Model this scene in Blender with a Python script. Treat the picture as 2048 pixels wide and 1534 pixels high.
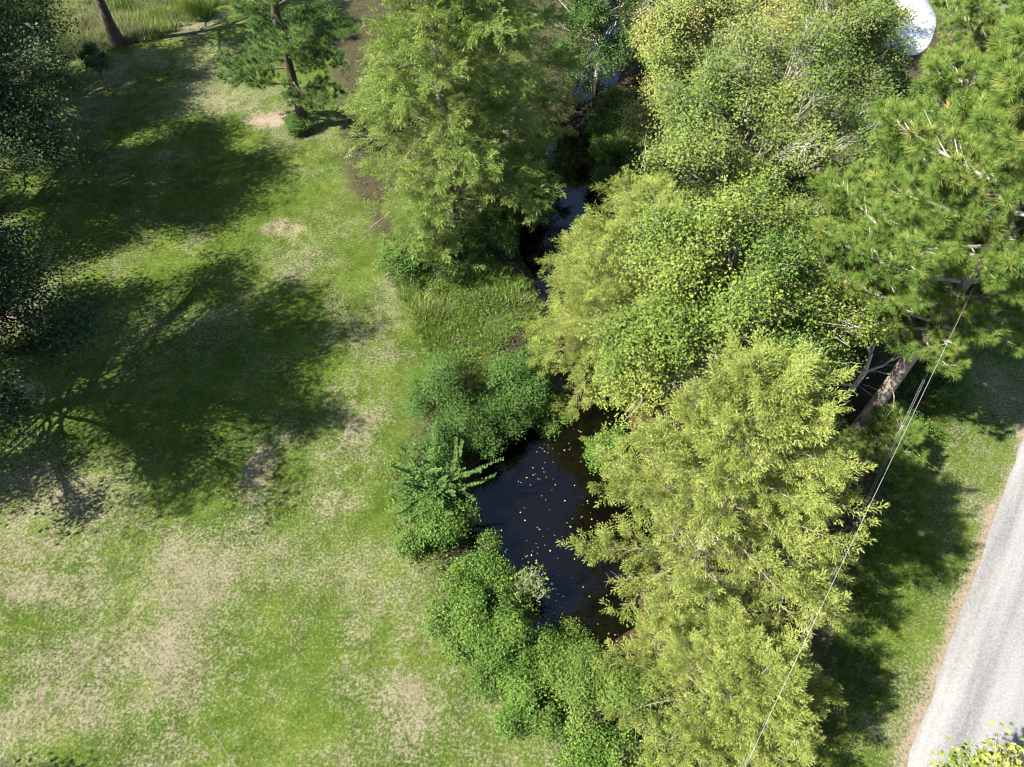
import bpy, math, random
import numpy as np

for o in list(bpy.data.objects):
    bpy.data.objects.remove(o)
scene = bpy.context.scene
col = scene.collection
R_ = math.radians

# ------------------------------------------------------------------ camera
CAM_H, F_PX, PITCH = 24.0, 1424.0, R_(52)
cam_data = bpy.data.cameras.new('camera')
cam_data.sensor_width = 36.0
cam_data.lens = 36.0 * F_PX / 2048.0
cam_data.clip_start = 0.1
cam_data.clip_end = 2000.0
cam = bpy.data.objects.new('camera', cam_data)
cam.location = (0, 0, CAM_H)
cam.rotation_euler = (math.pi / 2 - PITCH, 0, 0)
col.objects.link(cam)
scene.camera = cam

# ------------------------------------------------------------------ sky, sun, exposure
SUN_EL = R_(47)
SHADOW = np.array([1.0, 0.30]); SHADOW /= np.linalg.norm(SHADOW)     # direction shadows fall on the ground
world = bpy.data.worlds.new('World')
scene.world = world
world.use_nodes = True
wn = world.node_tree
sky = wn.nodes.new('ShaderNodeTexSky')
sky.sky_type = 'NISHITA'
sky.sun_disc = False
sky.sun_elevation = SUN_EL
sky.sun_rotation = math.atan2(-SHADOW[0], -SHADOW[1])
sky.air_density = 1.0
sky.dust_density = 0.6
wn.links.new(sky.outputs[0], wn.nodes['Background'].inputs[0])
wn.nodes['Background'].inputs[1].default_value = 0.066
sun_data = bpy.data.lights.new('sun', 'SUN')
sun_data.energy = 4.8
sun_data.angle = R_(0.55)
sun_data.color = (1.0, 0.95, 0.86)
sun = bpy.data.objects.new('sun', sun_data)
ray = np.array([SHADOW[0] * math.cos(SUN_EL), SHADOW[1] * math.cos(SUN_EL), -math.sin(SUN_EL)])
from mathutils import Vector
sun.rotation_euler = Vector(ray).to_track_quat('-Z', 'Y').to_euler()
sun.location = (-30, -10, 40)
col.objects.link(sun)
scene.view_settings.view_transform = 'Standard'
scene.view_settings.look = 'None'
scene.view_settings.exposure = 2.05
scene.view_settings.gamma = 1.0
scene.view_settings.use_curve_mapping = False
scene.render.engine = 'CYCLES'
scene.cycles.use_denoising = True
try:
    scene.cycles.denoiser = 'OPENIMAGEDENOISE'
    scene.cycles.denoising_prefilter = 'ACCURATE'
except Exception:
    pass
scene.cycles.max_bounces = 4
scene.cycles.diffuse_bounces = 2
scene.cycles.transparent_max_bounces = 6
scene.cycles.filter_width = 1.1
scene.cycles.caustics_reflective = False
scene.cycles.caustics_refractive = False

# ------------------------------------------------------------------ helpers
FW = np.array([0, math.cos(PITCH), -math.sin(PITCH)])
UP = np.array([0, math.sin(PITCH), math.cos(PITCH)])


def at(px, py, z=0.0):
    """photograph pixel (2048 x 1534) -> world point at height z"""
    d = FW + np.array([1., 0, 0]) * (px - 1024) / F_PX + UP * (767 - py) / F_PX
    t = (z - CAM_H) / d[2]
    return np.array([0, 0, CAM_H]) + d * t


def vnoise(x, y, s, seed):
    """smooth value noise in 0..1"""
    r = np.random.default_rng(seed)
    tab = r.random((64, 64))
    u, v = np.asarray(x) / s + 1000.3, np.asarray(y) / s + 1000.7
    i, j = np.floor(u).astype(int), np.floor(v).astype(int)
    fu, fv = u - i, v - j
    fu = fu * fu * (3 - 2 * fu); fv = fv * fv * (3 - 2 * fv)
    g = lambda a, b: tab[a % 64, b % 64]
    return (g(i, j) * (1 - fu) + g(i + 1, j) * fu) * (1 - fv) + (g(i, j + 1) * (1 - fu) + g(i + 1, j + 1) * fu) * fv


def vnoise3(p, sc, seed):
    r = np.random.default_rng(seed)
    tab = r.random((32, 32, 32))
    u = np.asarray(p) / sc + 500.37
    i = np.floor(u).astype(int); f = u - i; f = f * f * (3 - 2 * f)
    o = 0
    for a in (0, 1):
        for b in (0, 1):
            for c in (0, 1):
                w = (f[:, 0] if a else 1 - f[:, 0]) * (f[:, 1] if b else 1 - f[:, 1]) * (f[:, 2] if c else 1 - f[:, 2])
                o = o + w * tab[(i[:, 0] + a) % 32, (i[:, 1] + b) % 32, (i[:, 2] + c) % 32]
    return o


def seg_dist(x, y, P, Wd=None):
    """distance to a polyline (and the half width interpolated along it)"""
    best = np.full(np.shape(x), 1e9); bw = np.zeros(np.shape(x))
    for k in range(len(P) - 1):
        a, b = P[k][:2], P[k + 1][:2]
        ab = b - a
        t = np.clip(((x - a[0]) * ab[0] + (y - a[1]) * ab[1]) / (ab @ ab), 0, 1)
        d = np.hypot(x - a[0] - t * ab[0], y - a[1] - t * ab[1])
        w = 0 if Wd is None else Wd[k] * (1 - t) + Wd[k + 1] * t
        m = (d - w) < best
        best = np.where(m, d - w, best)
    return best


def inside(x, y, P):
    c = np.zeros(np.shape(x), bool)
    n = len(P)
    for k in range(n):
        (x1, y1), (x2, y2) = P[k][:2], P[(k + 1) % n][:2]
        cond = ((y1 > y) != (y2 > y)) & (x < (x2 - x1) * (y - y1) / (y2 - y1 + 1e-12) + x1)
        c ^= cond
    return c


def poly_sd(x, y, P):
    d = seg_dist(x, y, list(P) + [P[0]])
    return np.where(inside(x, y, P), -d, d)


def sstep(a, b, x):
    t = np.clip((x - a) / (b - a), 0, 1)
    return t * t * (3 - 2 * t)


WATER_Z = -0.85
POND_PX = [(1122, 1345, .5), (1150, 1215, 2.0), (1125, 1060, 3.2), (1125, 930, 3.3), (1150, 850, 2.4), (1170, 700, 1.5),
           (1135, 560, 1.5), (1105, 470, 1.7), (1130, 350, 2.1), (1175, 255, 1.8), (1195, 170, 1.2), (1210, 90, .8), (1225, -60, .6)]
POND = [at(a, b, WATER_Z)[:2] for a, b, w in POND_PX]
POND_W = [w for a, b, w in POND_PX]
ROAD_A = at(1815, 1534)[:2]; ROAD_B = at(2050, 872)[:2]
ROAD_D = (ROAD_B - ROAD_A) / np.linalg.norm(ROAD_B - ROAD_A)
ROAD_N = np.array([ROAD_D[1], -ROAD_D[0]])


def gz(x, y):
    x = np.asarray(x, float); y = np.asarray(y, float)
    d = seg_dist(x, y, POND, POND_W) + (vnoise(x, y, 1.3, 5) - .5) * .7
    z = (vnoise(x, y, 7, 1) - .5) * .22 + (vnoise(x, y, 2.2, 2) - .5) * .06
    rd = (x - ROAD_A[0]) * ROAD_N[0] + (y - ROAD_A[1]) * ROAD_N[1]
    z = z * sstep(-.3, -3.0, rd)
    z = z * sstep(.3, 3, d)
    z = z + (sstep(-1.6, 1.7, d) - 1) * 1.75
    return z


def ground(px, py):
    p = at(px, py, 0)
    return np.array([p[0], p[1], float(gz(p[0], p[1]))])


def mesh_object(name, V, T, mat, parent=None, attrs=None, smooth=False):
    V = np.ascontiguousarray(V, np.float32); T = np.ascontiguousarray(T, np.int32)
    me = bpy.data.meshes.new(name)
    k = T.shape[1] if len(T) else 3
    me.vertices.add(len(V)); me.vertices.foreach_set('co', V.ravel())
    if len(T):
        me.loops.add(T.size); me.loops.foreach_set('vertex_index', T.ravel())
        me.polygons.add(len(T)); me.polygons.foreach_set('loop_start', np.arange(0, T.size, k, dtype=np.int32))
        if smooth:
            me.polygons.foreach_set('use_smooth', np.ones(len(T), bool))
    for an, av in (attrs or {}).items():
        a = me.attributes.new(an, 'FLOAT', 'POINT')
        a.data.foreach_set('value', np.ascontiguousarray(av, np.float32))
    me.update(); me.validate()
    if mat is not None:
        me.materials.append(mat)
    o = bpy.data.objects.new(name, me)
    col.objects.link(o)
    if parent is not None:
        o.parent = parent
        o.matrix_parent_inverse.identity()
    return o


def tag(o, label=None, cat=None, group=None, kind=None):
    for k, v in (('label', label), ('category', cat), ('group', group), ('kind', kind)):
        if v:
            o[k] = v
    return o


def thing(name, label, cat, loc, group=None):
    e = bpy.data.objects.new(name, None)
    e.empty_display_size = .3
    e.location = loc
    col.objects.link(e)
    return tag(e, label, cat, group)


class Geo:
    """collects triangles; positions are relative to the thing's base"""
    def __init__(s):
        s.v, s.t, s.a, s.n = [], [], [], 0

    def add(s, V, T, A=None):
        s.v.append(V); s.t.append(T + s.n); s.a.append(np.full(len(V), .5) if A is None else A); s.n += len(V)

    def build(s, name, mat, parent=None, smooth=False):
        return mesh_object(name, np.concatenate(s.v), np.concatenate(s.t), mat, parent, {'var': np.concatenate(s.a)}, smooth)


def norm(v):
    return v / (np.linalg.norm(v, axis=-1, keepdims=True) + 1e-9)


def tubes(g, P, Rd, sides=6, var=None):
    """batch of tubes: P (N,k,3), Rd (N,k)"""
    P = np.asarray(P, float); Rd = np.asarray(Rd, float)
    if P.ndim == 2:
        P, Rd = P[None], Rd[None]
    N, k, _ = P.shape
    d = np.empty_like(P)
    d[:, 1:-1] = P[:, 2:] - P[:, :-2]; d[:, 0] = P[:, 1] - P[:, 0]; d[:, -1] = P[:, -1] - P[:, -2]
    d = norm(d)
    ref = np.where(np.abs(d[:, :1, 2:3]) > .8, np.array([1., 0, 0]), np.array([0, 0, 1.])) * np.ones_like(d)
    b = norm(np.cross(d, ref)); n = np.cross(b, d)
    ang = np.arange(sides) * 2 * math.pi / sides
    ring = (b[:, :, None] * np.cos(ang)[None, None, :, None] + n[:, :, None] * np.sin(ang)[None, None, :, None])
    V = P[:, :, None] + ring * Rd[:, :, None, None]
    idx = np.arange(N * k * sides).reshape(N, k, sides)
    a = idx[:, :-1]; c = idx[:, 1:]
    a2 = np.roll(a, -1, 2); c2 = np.roll(c, -1, 2)
    T = np.concatenate([np.stack([a, a2, c2], -1).reshape(-1, 3), np.stack([a, c2, c], -1).reshape(-1, 3)])
    A = None if var is None else np.repeat(np.asarray(var, float), k * sides)
    g.add(V.reshape(-1, 3), T, A)


def frames(d, rng, nrm=None):
    """rotation matrices whose x axis is d and whose z axis leans to nrm"""
    d = norm(d)
    if nrm is None:
        nrm = rng.normal(size=d.shape)
    y = norm(np.cross(nrm, d)); z = np.cross(d, y)
    return np.stack([d, y, z], -1)


def scatter(g, TV, TT, M, pos, scale, var, tvar=None):
    N = len(pos)
    V = np.einsum('nij,kj->nki', M * scale[:, None, None], TV) + pos[:, None]
    T = (TT[None] + (np.arange(N) * len(TV))[:, None, None]).reshape(-1, 3)
    A = np.repeat(var[:, None], len(TV), 1)
    if tvar is not None:
        A = A + tvar[None]
    g.add(V.reshape(-1, 3), T, A.ravel())


# leaf-sized templates -------------------------------------------------
LEAF_V = np.array([[0, 0, 0], [.45, .38, .10], [1, 0, -.06], [.45, -.38, .10]])
LEAF_T = np.array([[0, 2, 1], [0, 3, 2]])
STAR_V = np.array([[0, 0, 0], [.30, .52, .03], [.52, .22, .06], [1, 0, -.05], [.52, -.22, .06], [.30, -.52, .03]])
STAR_T = np.array([[0, 2, 1], [0, 3, 2], [0, 4, 3], [0, 5, 4]])


def plume_template(seed, n_side=15, per=7):
    """a bald cypress spray: side shoots carrying feathery branchlets that droop"""
    r = np.random.default_rng(seed)
    V, T, A = [], [], []
    for i in range(n_side):
        x = .08 + .92 * (i + r.random() * .6) / n_side
        side = 1 if i % 2 else -1
        L = (.46 - .30 * x) * r.uniform(.75, 1.2)
        bx = np.array([x, 0, -.22 * x * x])
        dr = norm(np.array([.75, side * r.uniform(.3, 1.1), r.uniform(-.15, .65)]))
        for j in range(per):
            s = (j + r.random()) / per
            p = bx + dr * L * s + np.array([0, 0, -.16 * s * s * L / .3])
            q = norm(dr * .7 + r.normal(size=3) * .6 + np.array([.25, 0, -.25]))
            w = norm(np.cross(q, np.array([-.25, -.1, 1.]) + r.normal(size=3) * .55))
            ll = r.uniform(.10, .17)
            n0 = len(V)
            V += [p + w * .017, p - w * .017, p + q * ll]
            T.append([n0, n0 + 1, n0 + 2])
            a = r.normal() * .07 + (s - .5) * .12
            A += [a, a, a + .08]
    return np.array(V), np.array(T), np.array(A)


def tuft_template(seed, n=62):
    """pine shoot: long needles radiating from the end of a twig"""
    r = np.random.default_rng(seed)
    V, T, A = [], [], []
    for i in range(n):
        s = r.random()
        th = r.uniform(.15, 1.75) * (1 - .35 * s)
        ph = r.uniform(0, 2 * math.pi)
        q = np.array([math.cos(th), math.sin(th) * math.cos(ph), math.sin(th) * math.sin(ph)])
        p = np.array([-.25 + .45 * s, 0, 0])
        L = r.uniform(.75, 1.05)
        w = norm(np.cross(q, r.normal(size=3))) * .026
        n0 = len(V)
        tip = p + q * L + np.array([0, 0, -.07])
        V += [p + w, p - w, tip]
        T.append([n0, n0 + 1, n0 + 2])
        a = r.normal() * .10
        A += [a + .40, a + .40, a + .63]
    return np.array(V), np.array(T), np.array(A)


PLUMES = [plume_template(i) for i in range(4)]
def puff_template(seed, n_side=16, per=7):
    """an upright cypress shoot: a rounded plume of short branchlets round a rising axis"""
    r = np.random.default_rng(seed)
    V, T, A = [], [], []
    for i in range(n_side):
        x = .05 + .95 * (i + r.random() * .6) / n_side
        ph = i * 2.4 + r.normal() * .3
        L = (.42 - .28 * x) * r.uniform(.75, 1.2)
        dr = norm(np.array([.8, math.cos(ph), math.sin(ph)]))
        for j in range(per):
            s_ = (j + r.random()) / per
            p = np.array([x, 0, .08 * x]) + dr * L * s_
            q = norm(dr * .8 + r.normal(size=3) * .5 + np.array([.3, 0, -.05]))
            w = norm(np.cross(q, np.array([-.35, -.1, 1.]) + r.normal(size=3) * .5))
            ll = r.uniform(.09, .15); n0 = len(V)
            V += [p + w * .017, p - w * .017, p + q * ll]
            T.append([n0, n0 + 1, n0 + 2])
            a = r.normal() * .06 + (s_ - .5) * .10 + (x - .5) * .12
            A += [a, a, a + .08]
    return np.array(V), np.array(T), np.array(A)


PUFFS = [puff_template(40 + i) for i in range(4)]
TUFTS = [tuft_template(20 + i) for i in range(4)]

# ------------------------------------------------------------------ materials


def new_mat(name):
    m = bpy.data.materials.new(name)
    m.use_nodes = True
    nt = m.node_tree
    for n in list(nt.nodes):
        nt.nodes.remove(n)
    out = nt.nodes.new('ShaderNodeOutputMaterial')
    return m, nt, out


def nd(nt, typ, **kw):
    n = nt.nodes.new('ShaderNode' + typ)
    for k, v in kw.items():
        if isinstance(k, str) and k.startswith('i_'):
            n.inputs[k[2:].replace('_', ' ')].default_value = v
        else:
            setattr(n, k, v)
    return n


def ramp(nt, stops, fac=None):
    r = nt.nodes.new('ShaderNodeValToRGB')
    el = r.color_ramp.elements
    while len(el) < len(stops):
        el.new(.5)
    for e, (p, c) in zip(el, stops):
        e.position = p
        e.color = (*c, 1)
    if fac is not None:
        nt.links.new(fac, r.inputs[0])
    return r


def mixrgb(nt, fac, a, b, blend='MIX'):
    m = nt.nodes.new('ShaderNodeMix')
    m.data_type = 'RGBA'; m.blend_type = blend
    for sock, v in ((m.inputs[0], fac), (m.inputs[6], a), (m.inputs[7], b)):
        if hasattr(v, 'is_linked') or hasattr(v, 'links'):
            nt.links.new(v, sock)
        elif isinstance(v, (tuple, list)):
            sock.default_value = (*v, 1) if len(v) == 3 else v
        else:
            sock.default_value = v
    return m.outputs[2]


def math_node(nt, op, a, b=None, c=None, clamp=False):
    m = nt.nodes.new('ShaderNodeMath'); m.operation = op; m.use_clamp = clamp
    for i, v in enumerate((a, b, c)):
        if v is None:
            continue
        if hasattr(v, 'links'):
            nt.links.new(v, m.inputs[i])
        else:
            m.inputs[i].default_value = v
    return m.outputs[0]


def leaf_mat(name, stops, rough=.5, transl=.25, spec=.12, tint=(1.15, 1.2, .5), noise=.35):
    m, nt, out = new_mat(name)
    at_ = nd(nt, 'Attribute', attribute_name='var')
    geo = nd(nt, 'NewGeometry')
    nz = nd(nt, 'TexNoise'); nz.inputs['Scale'].default_value = .8; nz.inputs['Detail'].default_value = 2
    nt.links.new(geo.outputs['Position'], nz.inputs['Vector'])
    iv = nd(nt, 'Attribute', attribute_name='ivar'); iv.attribute_type = 'INSTANCER'
    f = math_node(nt, 'ADD', math_node(nt, 'ADD', at_.outputs['Fac'], iv.outputs['Fac']), math_node(nt, 'MULTIPLY', math_node(nt, 'SUBTRACT', nz.outputs['Fac'], .5), noise * 2), clamp=True)
    rp = ramp(nt, stops, f)
    bs = nd(nt, 'BsdfPrincipled')
    bs.inputs['Roughness'].default_value = rough
    bs.inputs['Specular IOR Level'].default_value = spec
    nt.links.new(rp.outputs[0], bs.inputs['Base Color'])
    tr = nd(nt, 'BsdfTranslucent')
    nt.links.new(mixrgb(nt, 1.0, rp.outputs[0], tint, 'MULTIPLY'), tr.inputs[0])
    mx = nd(nt, 'MixShader'); mx.inputs[0].default_value = transl
    nt.links.new(bs.outputs[0], mx.inputs[1]); nt.links.new(tr.outputs[0], mx.inputs[2])
    nt.links.new(mx.outputs[0], out.inputs[0])
    return m


def bark_mat(name, c0, c1, scale=6, bump=.6, stretch=.25):
    m, nt, out = new_mat(name)
    tc = nd(nt, 'TexCoord')
    mp = nd(nt, 'Mapping'); mp.inputs['Scale'].default_value = (1, 1, stretch)
    nt.links.new(tc.outputs['Object'], mp.inputs[0])
    vo = nd(nt, 'TexVoronoi'); vo.inputs['Scale'].default_value = scale
    nz = nd(nt, 'TexNoise'); nz.inputs['Scale'].default_value = scale * 2.2; nz.inputs['Detail'].default_value = 5
    nt.links.new(mp.outputs[0], vo.inputs['Vector']); nt.links.new(mp.outputs[0], nz.inputs['Vector'])
    f = math_node(nt, 'MULTIPLY_ADD', vo.outputs['Distance'], .7, math_node(nt, 'MULTIPLY', nz.outputs['Fac'], .6), clamp=True)
    rp = ramp(nt, [(.2, c1), (.75, c0)], f)
    bs = nd(nt, 'BsdfPrincipled'); bs.inputs['Roughness'].default_value = .9; bs.inputs['Specular IOR Level'].default_value = .15
    nt.links.new(rp.outputs[0], bs.inputs['Base Color'])
    bp = nd(nt, 'Bump'); bp.inputs['Strength'].default_value = bump; bp.inputs['Distance'].default_value = .05; bp.invert = True
    nt.links.new(f, bp.inputs['Height']); nt.links.new(bp.outputs[0], bs.inputs['Normal'])
    nt.links.new(bs.outputs[0], out.inputs[0])
    return m


M = {}
M['cyp_near'] = leaf_mat('cypress_leaf_yellow_green', [(0, (.056, .100, .018)), (.5, (.205, .246, .053)), (1, (.34, .37, .12))], transl=.28)
M['cyp'] = leaf_mat('cypress_leaf', [(0, (.044, .095, .017)), (.5, (.165, .230, .052)), (1, (.30, .36, .12))], transl=.28)
M['gum'] = leaf_mat('sweetgum_leaf', [(0, (.040, .086, .014)), (.45, (.125, .178, .032)), (.8, (.22, .240, .050)), (1, (.28, .25, .07))], rough=.65, noise=.18)
M['gum_dry'] = leaf_mat('yellowing_leaf', [(0, (.046, .090, .018)), (.5, (.140, .185, .040)), (.85, (.22, .23, .062)), (1, (.27, .23, .08))], rough=.65, noise=.18)
M['oak'] = leaf_mat('oak_leaf', [(0, (.016, .040, .013)), (.6, (.042, .078, .028)), (1, (.085, .115, .046))], rough=.6, transl=.15, spec=.12)
M['dark'] = leaf_mat('dark_shrub_leaf', [(0, (.026, .066, .013)), (.6, (.072, .135, .028)), (1, (.15, .21, .05))], rough=.6, transl=.26, spec=.12)
M['shrub'] = leaf_mat('bright_shrub_leaf', [(0, (.026, .072, .011)), (.5, (.082, .150, .024)), (1, (.19, .24, .045))], rough=.45)
M['lime'] = leaf_mat('lime_shrub_leaf', [(0, (.036, .082, .013)), (.5, (.100, .158, .028)), (1, (.20, .24, .055))], rough=.48)
M['needle'] = leaf_mat('pine_needle', [(0, (.035, .085, .016)), (.5, (.110, .180, .034)), (.85, (.21, .245, .055)), (1, (.30, .25, .09))], rough=.45, transl=.22, noise=.25)
M['needle_dark'] = leaf_mat('pine_needle_dark', [(0, (.028, .076, .020)), (.5, (.088, .160, .042)), (1, (.19, .25, .08))], rough=.45, transl=.2, noise=.25)
M['weed'] = leaf_mat('weed_leaf', [(0, (.045, .095, .018)), (.5, (.120, .185, .036)), (1, (.25, .26, .085))], rough=.55)
M['bark_grey'] = bark_mat('grey_twig_bark', (.36, .33, .29), (.13, .11, .09), 9, .3)
M['bark_cyp'] = bark_mat('cypress_bark', (.23, .19, .15), (.10, .08, .06), 7, .5, .12)
M['bark_pine'] = bark_mat('pine_bark', (.24, .195, .165), (.065, .052, .046), 7, .9, .45)
M['bark_dark'] = bark_mat('dark_bark', (.085, .065, .05), (.03, .025, .02), 7, .7, .3)
M['dead'] = bark_mat('bleached_dead_wood', (.46, .41, .35), (.22, .17, .13), 5, .4, .15)

# ------------------------------------------------------------------ ground sheet
fx = np.arange(-42, 42.01, .28); fy = np.arange(-2, 68.01, .28)
gx = np.concatenate([-42 - np.geomspace(260, .5, 22), fx, 42 + np.geomspace(.5, 260, 22)])
gy = np.concatenate([-2 - np.geomspace(200, .5, 20), fy, 68 + np.geomspace(.5, 400, 22)])
GX, GY = np.meshgrid(gx, gy, indexing='ij')
GZ = gz(GX, GY)
nx, ny = GX.shape
idx = np.arange(nx * ny).reshape(nx, ny)
GT = np.stack([idx[:-1, :-1], idx[1:, :-1], idx[1:, 1:], idx[:-1, 1:]], -1).reshape(-1, 4)

WOOD_PX = [(655, 20), (668, 200), (690, 380), (770, 480), (815, 560), (880, 640), (905, 720), (860, 800), (830, 900), (790, 960), (820, 1060), (880, 1150),
           (905, 1260), (960, 1350), (1075, 1420), (1140, 1500), (1150, 1640), (1500, 1640), (1560, 1480), (1640, 1320), (1710, 1120), (1790, 920), (1880, 760), (2048, 430),
           (2400, 60), (1900, 40), (1500, -60), (900, -100)]
WOOD = [at(a, b)[:2] for a, b in WOOD_PX]
# own-shaped patches of the lawn: (px, py, rx, ry, dry, bare, lush)
PATCH = [(505, 955, 50, 70, .6, .75, 0), (685, 1005, 65, 38, .9, .25, 0), (725, 850, 50, 35, .8, .1, 0), (535, 235, 60, 30, .2, .95, 0), (430, 215, 60, 20, .4, .35, 0),
         (570, 455, 80, 28, .5, .7, 0), (620, 500, 40, 18, .5, .6, 0), (670, 780, 45, 30, .6, .45, 0), (560, 880, 40, 25, .6, .4, 0), (790, 560, 30, 70, .6, .25, 0),
         (745, 690, 60, 80, .7, .1, 0), (60, 980, 190, 70, .9, .3, 0), (40, 1130, 130, 80, .8, .25, 0), (150, 1190, 120, 50, .7, .1, 0), (120, 1440, 190, 70, .85, .2, 0),
         (330, 1290, 90, 60, .5, 0, 0), (930, 1310, 50, 70, .6, .5, 0), (1000, 1390, 70, 40, .5, .4, 0), (1070, 1510, 70, 40, .6, .5, 0), (885, 1210, 18, 45, .5, .65, 0),
         (830, 1390, 90, 60, .5, 0, 0), (750, 1500, 120, 60, .6, 0, 0), (480, 1090, 90, 60, .5, .1, 0), (350, 1100, 80, 50, .45, 0, 0), (290, 110, 55, 22, .4, .6, 0),
         (330, 130, 60, 14, .4, .4, 0), (400, 45, 80, 14, .6, .5, 0), (30, 620, 60, 35, .5, .8, 0), (20, 790, 60, 50, .5, .9, 0), (110, 350, 60, 30, .5, .5, 0), (300, 655, 25, 16, .3, .6, 0),
         (430, 630, 50, 16, .3, .5, 0), (560, 725, 70, 30, .5, .4, 0), (660, 650, 40, 60, .6, .1, 0), (800, 1100, 25, 14, .5, .6, 0), (580, 560, 60, 25, .3, .2, 0), (70, 240, 60, 30, .4, .6, 0),
         (580, 660, 60, 90, 0, 0, .9), (450, 400, 200, 90, 0, 0, .7), (330, 560, 160, 60, 0, 0, .5), (770, 1030, 40, 90, 0, 0, .9), (60, 1250, 110, 40, 0, 0, .6), (640, 1280, 190, 110, 0, 0, .55),
         (560, 1450, 160, 70, 0, 0, .5), (800, 900, 60, 60, 0, 0, .5), (330, 1010, 60, 40, 0, 0, .4), (570, 120, 90, 60, 0, 0, .7), (620, 180, 60, 70, 0, 0, .5), (740, 500, 50, 60, 0, 0, .5),
         (350, 700, 340, 230, 0, 0, .9), (340, 330, 320, 170, 0, 0, .9),
         (1900, 1060, 70, 60, 0, 0, .5), (1800, 1200, 90, 120, 0, 0, .5), (1850, 1040, 50, 60, .5, .2, 0), (1960, 1010, 40, 60, .6, .4, 0), (2000, 780, 60, 80, .6, .3, 0), (1740, 1440, 60, 80, .4, .1, 0)]


def masks(x, y):
    x = np.asarray(x, float); y = np.asarray(y, float)
    dry = .365 + (vnoise(x, y, 3.1, 11) - .5) * .55 + (vnoise(x, y, 1.0, 12) - .5) * .4
    bare = np.zeros(x.shape)
    w1 = (vnoise(x, y, 1.2, 13) - .5) * 1.0 + (vnoise(x, y, .45, 14) - .5) * .5
    for (a, b, rx, ry, dv, bv, lv) in PATCH:
        bv = bv * .85; c = at(a, b); ex = abs(at(a + rx, b)[0] - c[0]); ey = abs(at(a, b - ry)[1] - at(a, b + ry)[1]) / 2
        q = np.sqrt(((x - c[0]) / ex) ** 2 + ((y - c[1]) / ey) ** 2) + w1 * .6
        g = sstep(1.25, .35, q)
        dry = dry + g * dv * .42 - g * lv * .30
        bare = np.maximum(bare, g * bv)
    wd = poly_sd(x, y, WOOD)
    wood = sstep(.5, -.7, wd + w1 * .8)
    rd = (x - ROAD_A[0]) * ROAD_N[0] + (y - ROAD_A[1]) * ROAD_N[1]
    verge = sstep(-.62, -.02, rd + w1 * .40)
    bare = np.maximum(bare, verge * .72)
    dry = dry + verge * .4
    return np.clip(dry, 0, 1), np.clip(bare, 0, 1), wood


DRY, BARE, WOODM = masks(GX, GY)
POND_D = seg_dist(GX, GY, POND, POND_W)
MUD = sstep(.9, -.1, POND_D)


def grass_colour(nt, pos, dry, bare):
    """shared colour of the turf: green blades, straw and bare sand, broken up by noise"""
    def noise(s, d=3, r=.6):
        n = nd(nt, 'TexNoise'); n.inputs['Scale'].default_value = s; n.inputs['Detail'].default_value = d; n.inputs['Roughness'].default_value = r
        nt.links.new(pos, n.inputs['Vector']); return n.outputs['Fac']
    n1, n2, n3 = noise(2.3, 5), noise(10.5, 4, .8), noise(.35, 3)
    k = math_node(nt, 'ADD', math_node(nt, 'MULTIPLY', math_node(nt, 'SUBTRACT', n1, .5), 1.1), math_node(nt, 'MULTIPLY', math_node(nt, 'SUBTRACT', n2, .5), 3.2))
    dd = math_node(nt, 'ADD', dry, k)
    ds = nd(nt, 'MapRange', interpolation_type='SMOOTHSTEP'); ds.inputs[1].default_value = .15; ds.inputs[2].default_value = 1.05
    nt.links.new(dd, ds.inputs[0])
    green = ramp(nt, [(.34, (.027, .054, .006)), (.5, (.070, .110, .013)), (.66, (.130, .162, .027))], math_node(nt, 'MULTIPLY_ADD', n3, .4, math_node(nt, 'MULTIPLY', n2, .6)))
    straw = ramp(nt, [(.3, (.115, .102, .062)), (.7, (.27, .238, .160))], n2)
    c = mixrgb(nt, ds.outputs[0], green.outputs[0], straw.outputs[0])
    bb = math_node(nt, 'ADD', bare, math_node(nt, 'MULTIPLY', k, .38))
    bsn = nd(nt, 'MapRange', interpolation_type='SMOOTHSTEP'); bsn.inputs[1].default_value = .35; bsn.inputs[2].default_value = .85
    nt.links.new(bb, bsn.inputs[0])
    return c, bsn.outputs[0], n2, noise


m, nt, out = new_mat('ground')
geo = nd(nt, 'NewGeometry')
A = {k: nd(nt, 'Attribute', attribute_name=k).outputs['Fac'] for k in ('dry', 'bare', 'wood', 'mud')}
c, bmask, n2, noise = grass_colour(nt, geo.outputs['Position'], A['dry'], A['bare'])
sandn = noise(5, 5)
sand = ramp(nt, [(.3, (.21, .155, .11)), (.7, (.32, .25, .19))], sandn)
c = mixrgb(nt, bmask, c, sand.outputs[0])
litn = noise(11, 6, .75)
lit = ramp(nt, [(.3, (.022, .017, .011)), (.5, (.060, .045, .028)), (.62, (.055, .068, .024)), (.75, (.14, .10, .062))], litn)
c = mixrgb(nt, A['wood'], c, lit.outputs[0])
mudn = ramp(nt, [(.35, (.026, .017, .009)), (.65, (.075, .046, .022))], noise(1.4, 5))
c = mixrgb(nt, A['mud'], c, mudn.outputs[0])
bs = nd(nt, 'BsdfPrincipled'); bs.inputs['Roughness'].default_value = .95; bs.inputs['Specular IOR Level'].default_value = .1
nt.links.new(c, bs.inputs['Base Color'])
fine = noise(26, 4, .7)
hsum = math_node(nt, 'MULTIPLY_ADD', n2, .8, math_node(nt, 'MULTIPLY', fine, .7))
bp = nd(nt, 'Bump'); bp.inputs['Strength'].default_value = .9; bp.inputs['Distance'].default_value = .12
nt.links.new(hsum, bp.inputs['Height']); nt.links.new(bp.outputs[0], bs.inputs['Normal'])
nt.links.new(bs.outputs[0], out.inputs[0])
GV = np.stack([GX, GY, GZ], -1).reshape(-1, 3)
g_obj = mesh_object('ground', GV, GT, m, None, {'dry': DRY.ravel(), 'bare': BARE.ravel(), 'wood': WOODM.ravel(), 'mud': MUD.ravel()}, True)
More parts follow.
